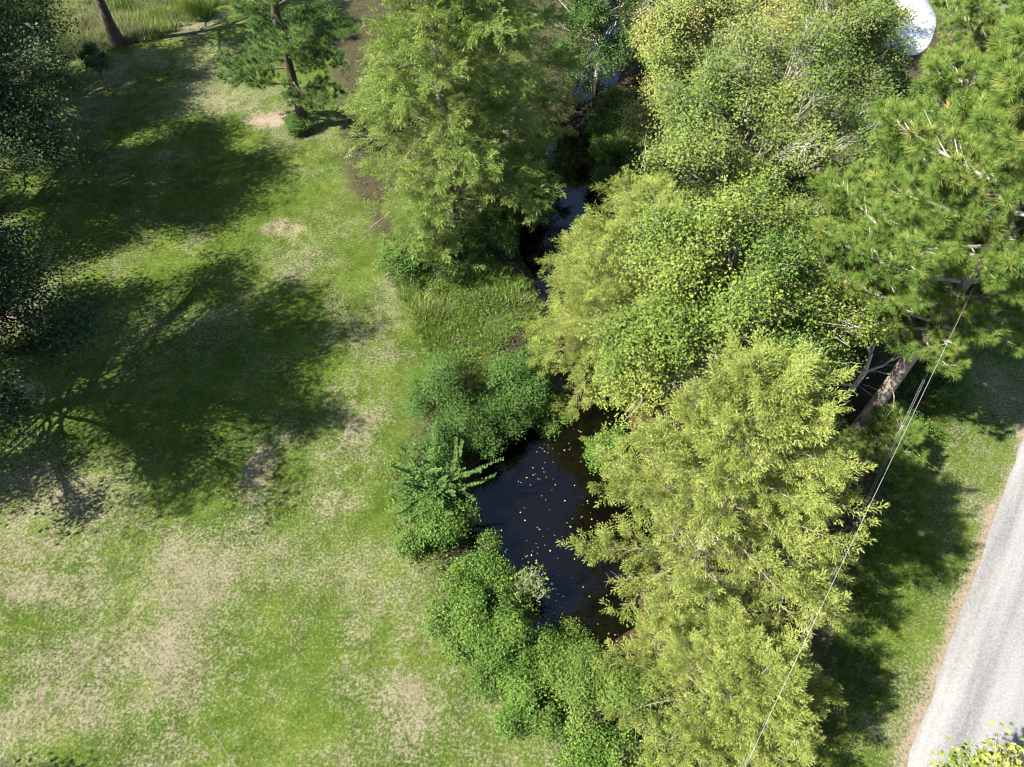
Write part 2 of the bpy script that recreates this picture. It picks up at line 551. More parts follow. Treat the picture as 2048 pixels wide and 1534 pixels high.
tag(g_obj, 'mown lawn with straw and sandy patches running down to a dark pond', kind='structure')

# ------------------------------------------------------------------ water
m, nt, out = new_mat('pond_water')
fr = nd(nt, 'Fresnel'); fr.inputs[0].default_value = 1.5
tr = nd(nt, 'BsdfTransparent'); tr.inputs[0].default_value = (.26, .20, .12, 1)
gl = nd(nt, 'BsdfGlossy'); gl.inputs['Roughness'].default_value = .03; gl.inputs[0].default_value = (1, 1, 1, 1)
tc = nd(nt, 'NewGeometry')
nz = nd(nt, 'TexNoise'); nz.inputs['Scale'].default_value = 1.6; nz.inputs['Detail'].default_value = 2
nt.links.new(tc.outputs['Position'], nz.inputs['Vector'])
bp = nd(nt, 'Bump'); bp.inputs['Strength'].default_value = .05; bp.inputs['Distance'].default_value = .04
nt.links.new(nz.outputs['Fac'], bp.inputs['Height']); nt.links.new(bp.outputs[0], gl.inputs['Normal'])
mx = nd(nt, 'MixShader'); 
df = nd(nt, 'BsdfDiffuse'); df.inputs[0].default_value = (.0028, .0024, .0018, 1)
mk = nd(nt, 'MixShader'); mk.inputs[0].default_value = .5
nt.links.new(tr.outputs[0], mk.inputs[1]); nt.links.new(df.outputs[0], mk.inputs[2])
nt.links.new(fr.outputs[0], mx.inputs[0]); nt.links.new(mk.outputs[0], mx.inputs[1]); nt.links.new(gl.outputs[0], mx.inputs[2])
nt.links.new(mx.outputs[0], out.inputs[0])
L_, R2 = [], []
for i, (p, w) in enumerate(zip(POND, POND_W)):
    a = POND[max(i - 1, 0)]; b = POND[min(i + 1, len(POND) - 1)]
    d = (b - a) / np.linalg.norm(b - a); n = np.array([-d[1], d[0]])
    L_.append([*(p + n * (w + 1.3)), WATER_Z]); R2.append([*(p - n * (w + 1.3)), WATER_Z])
WV = np.array(L_ + R2); k = len(POND)
WT = np.array([[i, i + k, i + k + 1, i + 1] for i in range(k - 1)])
tag(mesh_object('pond_water', WV, WT, m), 'still dark brown pond water between the overhanging trees', kind='structure')

# ------------------------------------------------------------------ road and driveway
m, nt, out = new_mat('chip_seal')
geo = nd(nt, 'NewGeometry')
mp = nd(nt, 'Mapping'); mp.vector_type = 'TEXTURE'; mp.inputs['Rotation'].default_value = (0, 0, math.atan2(ROAD_D[1], ROAD_D[0]))
nt.links.new(geo.outputs['Position'], mp.inputs[0])
mp2 = nd(nt, 'Mapping'); mp2.inputs['Scale'].default_value = (.12, 1.6, 1)
nt.links.new(mp.outputs[0], mp2.inputs[0])
st = nd(nt, 'TexNoise'); st.inputs['Scale'].default_value = 1.0; st.inputs['Detail'].default_value = 4
nt.links.new(mp2.outputs[0], st.inputs['Vector'])
sp = nd(nt, 'TexNoise'); sp.inputs['Scale'].default_value = 14; sp.inputs['Detail'].default_value = 6; sp.inputs['Roughness'].default_value = .8
nt.links.new(geo.outputs['Position'], sp.inputs['Vector'])
f = math_node(nt, 'MULTIPLY_ADD', st.outputs['Fac'], .48, math_node(nt, 'MULTIPLY', sp.outputs['Fac'], .52))
rp = ramp(nt, [(.32, (.045, .045, .046)), (.46, (.125, .123, .12)), (.60, (.20, .196, .19))], f)
bs = nd(nt, 'BsdfPrincipled'); bs.inputs['Roughness'].default_value = .9
nt.links.new(rp.outputs[0], bs.inputs['Base Color'])
bp = nd(nt, 'Bump'); bp.inputs['Strength'].default_value = .5; bp.inputs['Distance'].default_value = .03
nt.links.new(sp.outputs['Fac'], bp.inputs['Height']); nt.links.new(bp.outputs[0], bs.inputs['Normal'])
nt.links.new(bs.outputs[0], out.inputs[0])
M['road'] = m
rg = np.random.default_rng(3)


def strip(name, s0, s1, step, e0, e1, z, jit, mat, label):
    s = np.arange(s0, s1, step)
    j0 = (vnoise(s, s * 0, .9, 31) - .5) * jit * 2 + (vnoise(s, s * 0, .3, 32) - .5) * jit
    j1 = (vnoise(s, s * 0 + 9, .9, 33) - .5) * jit * 2
    rows = []
    for q, zz in ((e0 + j0 - .05, -.02), (e0 + j0, z), (e0 + j0 + .6, z + .012), ((e0 + e1) / 2 + s * 0, z + .05), (e1 + j1, z), (e1 + j1 + .05, -.02)):
        p = ROAD_A[None] + ROAD_D[None] * s[:, None] + ROAD_N[None] * q[:, None]
        rows.append(np.column_stack([p, s * 0 + zz]))
    V = np.concatenate(rows); n = len(s)
    T = np.concatenate([np.stack([np.arange(n - 1) + r * n, np.arange(n - 1) + (r + 1) * n, np.arange(n - 1) + 1 + (r + 1) * n, np.arange(n - 1) + 1 + r * n], -1) for r in range(len(rows) - 1)])
    return tag(mesh_object(name, V, T, mat, None, None, True), label, kind='structure')


strip('road', -40, 160, .22, 0, 6.2, .035, .05, M['road'], 'pale chip seal lane with a ragged edge along the grass verge')
m, nt, out = new_mat('pale_concrete')
nz = nd(nt, 'TexNoise'); nz.inputs['Scale'].default_value = 3; nz.inputs['Detail'].default_value = 6
rp = ramp(nt, [(.3, (.58, .57, .54)), (.7, (.72, .71, .68))], nz.outputs['Fac'])
bs = nd(nt, 'BsdfPrincipled'); bs.inputs['Roughness'].default_value = .9
nt.links.new(rp.outputs[0], bs.inputs['Base Color']); nt.links.new(bs.outputs[0], out.inputs[0])
DR = [at(a, b)[:2] for a, b in [(1700, -60), (1740, 60), (1800, 110), (1850, 100), (1872, 45), (1855, 5), (1830, -30), (1790, -80)]]
c0 = np.mean(DR, 0)
P = []
for i in range(len(DR)):
    for t in np.linspace(0, 1, 6, endpoint=False):
        a, b, c_, d_ = DR[i - 1], DR[i], DR[(i + 1) % len(DR)], DR[(i + 2) % len(DR)]
        P.append(.5 * ((2 * b) + (-a + c_) * t + (2 * a - 5 * b + 4 * c_ - d_) * t * t + (-a + 3 * b - 3 * c_ + d_) * t ** 3))
P = np.array(P); n = len(P)
V = np.concatenate([[[*c0, .075]], np.column_stack([P, np.full(n, .07)]), np.column_stack([P, np.full(n, -.1)])])
T = np.array([[0, 1 + i, 1 + (i + 1) % n] for i in range(n)] + [[1 + i, 1 + n + i, 1 + (i + 1) % n] for i in range(n)] + [[1 + (i + 1) % n, 1 + n + i, 1 + n + (i + 1) % n] for i in range(n)])
tag(mesh_object('driveway', V, T, m), 'sunlit white concrete driveway end showing between two crowns', kind='structure')

# ------------------------------------------------------------------ grass as instanced sods (template and points live in one mesh)


def sod_template(seed, n, size, h, w, lean=.5):
    r = np.random.default_rng(seed)
    a = r.uniform(0, 2 * math.pi, n); rad = size * np.sqrt(r.random(n)) / 2
    p = np.stack([np.cos(a) * rad, np.sin(a) * rad, np.zeros(n)], -1)
    d = np.stack([r.normal(size=n) * lean, r.normal(size=n) * lean, np.ones(n)], -1)
    L = h * r.uniform(.55, 1.3, n)
    tip = p + norm(d) * L[:, None]
    b = r.uniform(0, math.pi, n)
    wv = np.stack([np.cos(b), np.sin(b), np.zeros(n)], -1) * w
    V = np.stack([p + wv, p - wv, tip], 1).reshape(-1, 3)
    return V, np.arange(3 * n).reshape(-1, 3), np.repeat(r.random(n), 3)


def instancer_group():
    ng = bpy.data.node_groups.new('sod_scatter', 'GeometryNodeTree')
    ng.interface.new_socket('Geometry', in_out='INPUT', socket_type='NodeSocketGeometry')
    ng.interface.new_socket('Geometry', in_out='OUTPUT', socket_type='NodeSocketGeometry')
    N = ng.nodes; L = ng.links
    gi = N.new('NodeGroupInput'); go = N.new('NodeGroupOutput')

    def attr(name):
        a = N.new('GeometryNodeInputNamedAttribute'); a.data_type = 'FLOAT'; a.inputs['Name'].default_value = name
        return a.outputs['Attribute']
    sep = N.new('GeometryNodeSeparateGeometry'); sep.domain = 'POINT'
    cmp_ = N.new('FunctionNodeCompare'); cmp_.data_type = 'FLOAT'; cmp_.operation = 'GREATER_THAN'
    L.new(attr('tpl'), cmp_.inputs[0]); cmp_.inputs[1].default_value = .5
    L.new(gi.outputs[0], sep.inputs[0]); L.new(cmp_.outputs[0], sep.inputs['Selection'])
    ip = N.new('GeometryNodeInstanceOnPoints')
    L.new(sep.outputs['Inverted'], ip.inputs['Points']); L.new(sep.outputs['Selection'], ip.inputs['Instance'])
    cx = N.new('ShaderNodeCombineXYZ'); L.new(attr('rz'), cx.inputs[2])
    L.new(attr('tx'), cx.inputs[0]); L.new(attr('ty'), cx.inputs[1])
    L.new(cx.outputs[0], ip.inputs['Rotation']); L.new(attr('sc'), ip.inputs['Scale'])
    L.new(ip.outputs[0], go.inputs[0])
    return ng


SOD = instancer_group()


def instanced(name, tpl, pos, sc, dry, bare, mat, label, seed=0):
    r = np.random.default_rng(seed)
    TV, TT, TA = tpl
    n, k = len(pos), len(TV)
    V = np.concatenate([TV, pos])
    z = np.zeros(k)
    at_ = {'tpl': np.concatenate([np.ones(k), np.zeros(n)]), 'rz': np.concatenate([z, r.uniform(0, 6.28, n)]), 'tx': np.concatenate([z, r.normal(size=n) * .06]),
           'sc': np.concatenate([z + 1, sc]), 'dry': np.concatenate([z, dry]), 'bare': np.concatenate([z, bare]), 'var': np.concatenate([TA, np.zeros(n)])}
    o = mesh_object(name, V, TT, mat, None, at_)
    md = o.modifiers.new('scatter', 'NODES'); md.node_group = SOD
    return tag(o, label, kind='stuff')


def inst_crown(name, mat, parent, tpl, Mx, pos, sc, var):
    """one crown: a spray template and the points that carry it, in a single mesh"""
    TV, TT, TA = tpl
    n, k = len(pos), len(TV)
    z = np.zeros(k)
    cat = np.concatenate
    at_ = {'tpl': cat([z + 1, np.zeros(n)]), 'tx': cat([z, np.arctan2(Mx[:, 2, 1], Mx[:, 2, 2])]), 'ty': cat([z, -np.arcsin(np.clip(Mx[:, 2, 0], -1, 1))]),
           'rz': cat([z, np.arctan2(Mx[:, 1, 0], Mx[:, 0, 0])]), 'sc': cat([z + 1, sc]), 'var': cat([TA, np.zeros(n)]), 'ivar': cat([z, var])}
    o = mesh_object(name, cat([TV, pos]), TT, mat, parent, at_)
    md = o.modifiers.new('scatter', 'NODES'); md.node_group = SOD
    return o


def turf_mat(name, gain=1.0):
    m, nt, out = new_mat(name)
    geo = nd(nt, 'NewGeometry')
    A1 = nd(nt, 'Attribute', attribute_name='dry'); A1.attribute_type = 'INSTANCER'
    A2 = nd(nt, 'Attribute', attribute_name='bare'); A2.attribute_type = 'INSTANCER'
    Av = nd(nt, 'Attribute', attribute_name='var')
    c, bm, n2, noise = grass_colour(nt, geo.outputs['Position'], A1.outputs['Fac'], A2.outputs['Fac'])
    v = math_node(nt, 'MULTIPLY_ADD', Av.outputs['Fac'], .7, .7 * gain)
    hs = nd(nt, 'HueSaturation'); nt.links.new(c, hs.inputs['Color']); nt.links.new(v, hs.inputs['Value'])
    bs = nd(nt, 'BsdfPrincipled'); bs.inputs['Roughness'].default_value = .6; bs.inputs['Specular IOR Level'].default_value = .25
    nt.links.new(hs.outputs[0], bs.inputs['Base Color'])
    tr = nd(nt, 'BsdfTranslucent'); nt.links.new(hs.outputs[0], tr.inputs[0])
    mx = nd(nt, 'MixShader'); mx.inputs[0].default_value = .3
    nt.links.new(bs.outputs[0], mx.inputs[1]); nt.links.new(tr.outputs[0], mx.inputs[2]); nt.links.new(mx.outputs[0], out.inputs[0])
    return m


M['turf'] = turf_mat('turf_blades')


def road_side(x, y):
    return (x - ROAD_A[0]) * ROAD_N[0] + (y - ROAD_A[1]) * ROAD_N[1]


rg = np.random.default_rng(44)
step = .42
X, Y = np.meshgrid(np.arange(-34, 34, step), np.arange(1, 62, step))
X = X.ravel() + rg.uniform(-.25, .25, X.size); Y = Y.ravel() + rg.uniform(-.25, .25, Y.size)
keep = np.abs(X) < 13 + Y * .62
X, Y = X[keep], Y[keep]
dr, ba, wo = masks(X, Y)
rd = road_side(X, Y)
keep = (wo < .6) & (rd < -.15) & (rg.random(len(X)) > ba * .9) & (rg.random(len(X)) > dr * .35) & (seg_dist(X, Y, POND, POND_W) > .6)
X, Y, dr, ba = X[keep], Y[keep], dr[keep], ba[keep]
pos = np.stack([X, Y, gz(X, Y) - .005], -1)
instanced('lawn_grass', sod_template(1, 150, .62, .055, .007, .75), pos, rg.uniform(.75, 1.25, len(pos)) * (1.1 - dr * .35), dr, ba, M['turf'],
          'short mown turf mottled green and straw across the lawn', 5)

# ------------------------------------------------------------------ trees


def crown_trunk(g, H, r0, r1, lean, rng, k=9, wob=.12, flare=1.5, sides=10):
    s = np.linspace(0, 1, k)
    w = np.cumsum(rng.normal(size=(k, 2)) * wob, 0); w -= w[0]
    P = np.column_stack([lean[0] * s + w[:, 0] * s, lean[1] * s + w[:, 1] * s, s * H - .15])
    Rr = r0 * (1 - s) ** .8 + r1
    Rr[0] *= flare
    tubes(g, P, Rr, sides)
    return lambda t: np.array([np.interp(t, s, P[:, i]) for i in range(3)]).T


def cypress(label, base, H, R, seed, leaf='cyp', cb=.12, nb=70, dens=1.0, r0=.2, flat=.75, lean=(0, 0), psize=.8, droop=.22, skew=None, tw=.34, rise=.75, gap=.31, upz=.22, puffs=False, gs=.85):
    rng = np.random.default_rng(seed)
    t = thing('cypress_tree', label, 'tree', base, 'bald cypresses round the pond')
    gt, gb, gl = Geo(), Geo(), Geo()
    trunk = crown_trunk(gt, H, r0, .015, lean, rng)
    tips_p, tips_d, tips_s = [], [], []
    k = 7
    s = np.linspace(0, 1, k)
    twP, twR = [], []
    for i in range(nb):
        u = (i + rng.random()) / nb
        tt = cb + (1 - cb) * u ** .92
        prof = (1 - u) ** flat * (.72 + .28 * min(1, u * 5))
        az = i * 2.399 + rng.normal() * .25
        L = R * prof * rng.uniform(.72, 1.12) + .35
        d = np.array([math.cos(az), math.sin(az)])
        if skew is not None:
            L *= 1 + .35 * (d @ np.array(skew))
        el = .08 + rise * u ** 1.1 + rng.normal() * .08
        curve = rng.normal() * .18
        dn = np.array([-d[1], d[0]])
        o = trunk(tt)
        P = np.column_stack([o[0] + d[0] * L * s * math.cos(el) + dn[0] * curve * L * s * s, o[1] + d[1] * L * s * math.cos(el) + dn[1] * curve * L * s * s,
                             o[2] + L * s * math.sin(el) - droop * L * s * s])
        tubes(gb, P, (.010 + .009 * L) * (1 - s) + .004, 5)
        ns = max(4, int(L * 3.7 * dens))
        for j in range(ns):
            q = .22 + .78 * (j + rng.random()) / ns
            p0 = np.array([np.interp(q, s, P[:, a]) for a in range(3)])
            sd = 1 if j % 2 else -1
            a2 = az + curve * q * 2 + sd * rng.uniform(.5, 1.15)
            l2 = (tw * L * (1.05 - q) + .22) * rng.uniform(.7, 1.2)
            d2 = np.array([math.cos(a2), math.sin(a2), rng.uniform(-.12, .4)])
            s3 = np.linspace(0, 1, 4)
            Q = p0 + d2 * l2 * s3[:, None] + np.array([0, 0, -.16 * l2]) * (s3 ** 2)[:, None]
            twP.append(Q); twR.append((.007 + .003 * l2) * (1 - s3) + .002)
            m_ = int(rng.integers(3, 6) * dens)
            for z in range(m_):
                f = 1 - .75 * rng.random() ** 1.3
                tips_p.append(p0 + d2 * l2 * f * .75 + np.array([0, 0, -.16 * l2 * f * f + .03]))
                tips_d.append(d2 + rng.normal(size=3) * .42 + np.array([0, 0, upz]))
                tips_s.append(psize * rng.uniform(.6, 1.15))
        for z in range(int(L * 4.6 * dens)):
            q = rng.uniform(.06, 1.0)
            p0 = np.array([np.interp(q, s, P[:, a]) for a in range(3)])
            tips_p.append(p0 + np.array([0, 0, .04])); tips_d.append(np.array([d[0], d[1], .13 + upz]) + rng.normal(size=3) * .4); tips_s.append(psize * rng.uniform(.6, 1.0))
        tips_p.append(P[-2]); tips_d.append(P[-1] - P[-2] + rng.normal(size=3) * .02); tips_s.append(psize * 1.05)
        tips_p.append((P[-3] + P[-2]) / 2); tips_d.append(P[-1] - P[-3]); tips_s.append(psize)
    for _ in range(70):
        a = rng.uniform(0, 6.28)
        tips_p.append(trunk(rng.uniform(.72, 1.0))); tips_d.append(np.array([math.cos(a) * .6, math.sin(a) * .6, rng.uniform(.3, 1.1)])); tips_s.append(psize * .8)
    tubes(gb, np.array(twP), np.array(twR), 3)
    tp, td, ts = np.array(tips_p), np.array(tips_d), np.array(tips_s)
    k_ = (vnoise3(tp, gs, seed) > gap) | (np.hypot(tp[:, 0], tp[:, 1]) < 1.5)
    tp, td, ts = tp[k_], td[k_], ts[k_]
    which = rng.integers(0, len(PLUMES), len(tp))
    for w, (TV, TT, TA) in enumerate(PUFFS if puffs else PLUMES):
        m_ = which == w
        nrm = np.array([0, 0, 1.]) + rng.normal(size=(m_.sum(), 3)) * .28
        scatter(gl, TV, TT, frames(td[m_], rng, nrm), tp[m_], ts[m_], .5 + rng.normal(size=m_.sum()) * .10, TA)
    gt.build('trunk', M['bark_cyp'], t, True)
    gb.build('branches', M['bark_cyp'], t, True)
    gl.build('crown', M[leaf], t)
    return t


def pine(label, base, H, R, seed, leaf='needle', cb=.4, nb=26, r0=.3, lean=(0, 0), tuft=.21, dens=1.0, bark='bark_pine', azs=None, group='tall pines', stubs=6, ext=None):
    rng = np.random.default_rng(seed)
    t = thing('pine_tree', label, 'tree', base, group)
    gt, gb, gl = Geo(), Geo(), Geo()
    trunk = crown_trunk(gt, H, r0, .03, lean, rng, wob=.10, flare=1.25, sides=14)
    s = np.linspace(0, 1, 8)
    tp, td, twP, twR = [], [], [], []
    for i in range(nb):
        u = (i + rng.random()) / nb
        tt = cb + (1 - cb) * u * .99
        az = i * 2.399 + rng.normal() * .3
        L = R * ((1 - u) ** .55 * .9 + .12) * rng.uniform(.6, 1.1) * (.8 + .2 * min(1, u * 6))
        if ext is not None and u < .34 and math.cos(az - ext) > .1:
            L *= .32
        if False:
            pass
        el = -.05 + .75 * u + rng.normal() * .1
        o = trunk(tt)
        bend = rng.normal() * .25
        ah = az + bend * s
        st = L / 7
        stepv = np.column_stack([np.cos(ah) * math.cos(el), np.sin(ah) * math.cos(el), np.full(8, math.sin(el)) + .25 * (s - .3)]) * st
        stepv += rng.normal(size=(8, 3)) * .06 * st * 3 * .3
        P = o + np.cumsum(stepv, 0) - stepv[0]
        tubes(gb, P, (.018 + .012 * L) * (1 - s) ** .8 + .006, 6)
        ns = int(L * 4.6 * dens) + 4
        for j in range(ns):
            q = .12 + .88 * (j + rng.random()) / ns
            p0 = np.array([np.interp(q, s, P[:, a]) for a in range(3)])
            sd = 1 if j % 2 else -1
            a2 = az + bend * q + sd * rng.uniform(.4, 1.2)
            l2 = (.34 * L * (1.1 - q) + .30) * rng.uniform(.6, 1.15)
            d2 = np.array([math.cos(a2), math.sin(a2), rng.uniform(0., .6)])
            s3 = np.linspace(0, 1, 5)
            Q = p0 + d2 * l2 * s3[:, None] + np.array([0, 0, .12 * l2]) * (s3 ** 2)[:, None]
            twP.append(Q); twR.append((.012 + .006 * l2) * (1 - s3) + .005)
            m_ = max(3, int(l2 * 8.5 * dens + rng.random()))
            for z in range(m_):
                f = .25 + .75 * (z + rng.random()) / m_
                b = p0 + d2 * l2 * f + np.array([0, 0, .12 * l2 * f * f])
                off = norm(d2 * .5 + rng.normal(size=3) * .75 + np.array([0, 0, .35])) * rng.uniform(.08, .30)
                tp.append(b + off); td.append(off + d2 * .1)
            tp.append(Q[-1]); td.append(d2)
        for _ in range(4):
            off = norm(P[-1] - P[-2] + rng.normal(size=3) * .35 * st) * rng.uniform(.05, .25)
            tp.append(P[-1] + off); td.append(off + np.array([0, 0, .05]))
    for i in range(stubs):
        tt = rng.uniform(.08, cb); az = rng.uniform(0, 6.28); o = trunk(tt); L = rng.uniform(.4, 1.5)
        d = np.array([math.cos(az), math.sin(az), rng.uniform(-.2, .3)])
        P = o + d * L * np.linspace(0, 1, 5)[:, None] + rng.normal(size=(5, 3)) * .04 * np.linspace(0, 1, 5)[:, None]
        tubes(gt, P, np.linspace(.03, .008, 5), 5)
    tubes(gb, np.array(twP), np.array(twR), 4)
    tp, td = np.array(tp), np.array(td)
    n = len(tp)
    inst_crown('crown', M[leaf], t, TUFTS[seed % len(TUFTS)], frames(td + np.array([0, 0, .06]), rng, np.array([0, 0, 1.]) + rng.normal(size=(n, 3)) * .5), tp, tuft * rng.uniform(.8, 1.2, n),
               rng.normal(size=n) * .13 + (rng.random(n) > .985) * .6)['kind'] = 'stuff'
    gt.build('trunk', M[bark], t, True)
    gb.build('branches', M['bark_grey' if bark == 'bark_pine' else bark], t, True)
    return t


def leaf_cloud(gl, centres, rng, nl, spread, size, out, template='leaf', varsd=.085, lift=.6):
    """leaves round cluster centres, faces leaning up and outward"""
    N = len(centres)
    p = np.repeat(centres, nl, 0) + rng.normal(size=(N * nl, 3)) * spread * np.array([1, 1, .75])
    o = np.repeat(out, nl, 0)
    nrm = norm(o * .55 + np.array([0, 0, lift]) + rng.normal(size=p.shape) * .40)
    d = norm(np.cross(nrm, rng.normal(size=p.shape)) + np.array([0, 0, -.3]))
    Mx = frames(d, rng, nrm)
    TV, TT = (STAR_V, STAR_T) if template == 'star' else (LEAF_V, LEAF_T)
    var = np.repeat(rng.normal(size=N) * .10, nl) + .46 + rng.normal(size=N * nl) * varsd
    scatter(gl, TV, TT, Mx, p, size * rng.uniform(.45, 1.35, N * nl), var)


def cluster_template(seed, n, spread, size, template='leaf'):
    r = np.random.default_rng(seed)
    g = Geo()
    leaf_cloud(g, np.zeros((1, 3)), r, n, spread, size, np.array([[0, 0, 1.]]), template)
    return np.concatenate(g.v), np.concatenate(g.t), np.concatenate(g.a)


def leafy(name, label, base, H, R, seed, leaf, z0=.25, nblob=18, ncl=60, nl=12, size=.12, spread=.17, r0=.16, bark='bark_grey', lean=(0, 0), template='leaf',
          blob=(.10, .30), group=None, twigs=True, cat='tree', flat=1.0, bare=0.0, off=(0, 0), inst=True, low=-.35, gap=.36):
    rng = np.random.default_rng(seed)
    t = thing(name, label, cat, base, group)
    gt, gb, gl = Geo(), Geo(), Geo()
    zc = H * (z0 + (1 - z0) * .5); hz = H * (1 - z0) * .5
    trunk = crown_trunk(gt, H * .8, r0, .02, lean, rng, k=8, wob=.10, sides=9)
    cen = np.array([lean[0] * .7 + off[0], lean[1] * .7 + off[1], zc])
    dirs = norm(rng.normal(size=(nblob, 3)))
    dirs[:, 2] = np.where(dirs[:, 2] < low, -dirs[:, 2], dirs[:, 2])
    rad = (1 - .6 * rng.random(nblob) ** 1.4)[:, None] * rng.uniform(.82, .98, nblob)[:, None]
    br = R * rng.uniform(blob[0], blob[1], nblob)
    B = cen + dirs * rad * np.array([R, R, hz])
    br = np.minimum(br, np.maximum(.35, B[:, 2] - .25))
    cl, co, twP, cv = [], [], [], []
    for i in range(nblob):
        tt = np.clip((B[i, 2] - br[i] * .6) / (H * .8) * rng.uniform(.55, .85), .12, .95)
        o = trunk(tt)
        s = np.linspace(0, 1, 7)[:, None]
        mid = o * .45 + B[i] * .55 + np.array([0, 0, -.12 * np.linalg.norm(B[i] - o)]) + rng.normal(size=3) * .15
        P = o * (1 - s) ** 2 + 2 * mid * s * (1 - s) + (B[i] + (B[i] - cen) * .12) * s ** 2
        P[1:-1] += rng.normal(size=(5, 3)) * .05 * R * .3
        Ls = np.linalg.norm(B[i] - o)
        tubes(gb, P, (.014 + .008 * Ls) * (1 - s[:, 0]) ** .8 + .010, 6)
        n = int(ncl * (br[i] / (.22 * R)) ** 1.8); bvar = rng.normal() * .13
        outw = norm(B[i] - cen)
        d = norm(rng.normal(size=(n, 3)) + outw * .55 + np.array([0, 0, .35]))
        c = B[i] + d * (br[i] * (rng.uniform(.1, 1, n) ** .5) * rng.uniform(.75, 1.3, n))[:, None] * np.array([1, 1, .85 * flat]) + outw * (rng.random(n) ** 1.5 * br[i] * 1.0)[:, None]
        hole = vnoise3(c, .7, 81 + seed)
        ok = (c[:, 2] > .15) & (hole > gap)
        c, d = c[ok], d[ok]
        cl.append(c); co.append(norm(d + outw * .5)); cv.append(np.full(len(c), bvar))
        # twigs from inside the blob to every cluster
        src = P[rng.integers(3, 7, len(c))]
        m1 = src * .5 + c * .5 + rng.normal(size=c.shape) * .10
        twP.append(np.stack([src, m1, c + d * rng.uniform(0, .28, len(c))[:, None]], 1))
    cl, co, twP, cv = np.concatenate(cl), np.concatenate(co), np.concatenate(twP), np.concatenate(cv)
    if twigs:
        n = len(twP)
        rr = np.stack([np.full(n, .018), np.full(n, .013), np.full(n, .006)], 1) * rng.uniform(.7, 1.3, n)[:, None]
        tubes(gb, twP, rr, 3)
    if bare > 0:
        k = rng.random(len(cl)) > bare
        cl, co, cv = cl[k], co[k], cv[k]
    gt.build('trunk', M[bark], t, True)
    gb.build('branches', M[bark], t, True)
    if inst:
        n = len(cl)
        nrm = norm(co * .6 + np.array([0, 0, .6]) + rng.normal(size=co.shape) * .2)
        inst_crown('crown', M[leaf], t, cluster_template(seed, nl, spread, size, template), frames(np.cross(nrm, rng.normal(size=nrm.shape)), rng, nrm), cl, rng.uniform(.75, 1.25, n), rng.normal(size=n) * .09 + cv)['kind'] = 'stuff'
    else:
        leaf_cloud(gl, cl, rng, nl, spread, size, co, template)
        gl.build('crown', M[leaf], t)
    return t


def shrub(label, base, H, R, seed, leaf, ncl=50, nl=12, size=.09, nblob=10, spread=.13, name='shrub', bark='bark_dark', group='shrubs on the pond bank', stretch=(1, 1), bare=0.0, twig_r=.008, template='leaf'):
    rng = np.random.default_rng(seed)
    t = thing(name, label, 'shrub', base, group)
    gb, gl = Geo(), Geo()
    a = rng.uniform(0, 6.28, nblob); q = np.sqrt(rng.random(nblob)) * .9; q[:4] *= .3
    br = rng.uniform(.20, .46, nblob) * min(R, H)
    B = np.stack([np.cos(a) * q * R * stretch[0], np.sin(a) * q * R * stretch[1], np.maximum(br * .6, (H - br) * (1 - .55 * q ** 2) * rng.uniform(.65, 1.0, nblob))], -1)
    cl, co, tw = [], [], []
    for i in range(nblob):
        s = np.linspace(0, 1, 6)[:, None]
        st = np.array([rng.normal() * .15, rng.normal() * .15, -.1])
        P = st * (1 - s) ** 2 + 2 * (B[i] * np.array([.35, .35, .7])) * s * (1 - s) + B[i] * s ** 2
        tubes(gb, P, np.linspace(.03, .010, 6), 5)
        n = int(ncl * (br[i] / (.38 * min(R, H))) ** 2) + 4
        ow = norm(B[i] - np.array([0, 0, H * .25]))
        d = norm(rng.normal(size=(n, 3)) + ow * .6 + np.array([0, 0, .35]))
        c = B[i] + d * (br[i] * (rng.uniform(.3, 1, n) ** .4) * rng.uniform(.85, 1.25, n))[:, None]
        c[:, 2] = np.maximum(c[:, 2], .08)
        ok = vnoise3(c, .45, 300 + seed) > .33
        c, d = c[ok], d[ok]; n = len(c)
        cl.append(c); co.append(d)
        src = P[rng.integers(2, 6, n)]
        tw.append(np.stack([src, (src + c) / 2 + rng.normal(size=c.shape) * .05, c], 1))
    cl, co, tw = np.concatenate(cl), np.concatenate(co), np.concatenate(tw)
    n = len(tw)
    tubes(gb, tw, np.tile([twig_r, twig_r * .7, twig_r * .35], (n, 1)), 3)
    if bare > 0:
        k = rng.random(n) > bare
        cl, co = cl[k], co[k]
    leaf_cloud(gl, cl, rng, nl, spread, size, co, template)
    gb.build('stems', M[bark], t, True)
    gl.build('foliage', M[leaf], t)
    return t


# ---- bald cypresses
cypress('nearest yellow green bald cypress beside the pond, in front of the wires', ground(1375, 1155), 10.6, 4.7, 101, 'cyp_near', cb=.04, nb=92, dens=1.15, r0=.20, flat=.55, psize=.60, droop=.10, tw=.28, rise=1.0, upz=.75, puffs=True, gs=.62, gap=.37)
cypress('low bald cypress below the nearest one, at the bottom edge', ground(1400, 1430), 5.4, 3.4, 106, 'cyp_near', cb=.05, nb=60, dens=1.2, r0=.11, flat=.6, psize=.52, droop=.10, tw=.30, rise=.9, upz=.65, puffs=True, gs=.6, gap=.35)
cypress('tall bald cypress with drooping feathery limbs at the lawn edge', ground(905, 455), 14.5, 5.1, 102, 'cyp', cb=.08, nb=100, dens=1.0, r0=.3, flat=.5, psize=.80, droop=.28)
cypress('bald cypress at the top of the pond, behind the tall feathery one', ground(1015, 290), 13.0, 4.0, 103, 'cyp', cb=.12, nb=78, dens=.9, r0=.22, psize=.80, droop=.30)
cypress('bald cypress whose pale limbs reach over the middle of the pond', ground(1225, 690), 9.4, 4.2, 104, 'cyp_near', cb=.06, nb=76, dens=1.0, r0=.2, flat=.55, psize=.68, droop=.18)

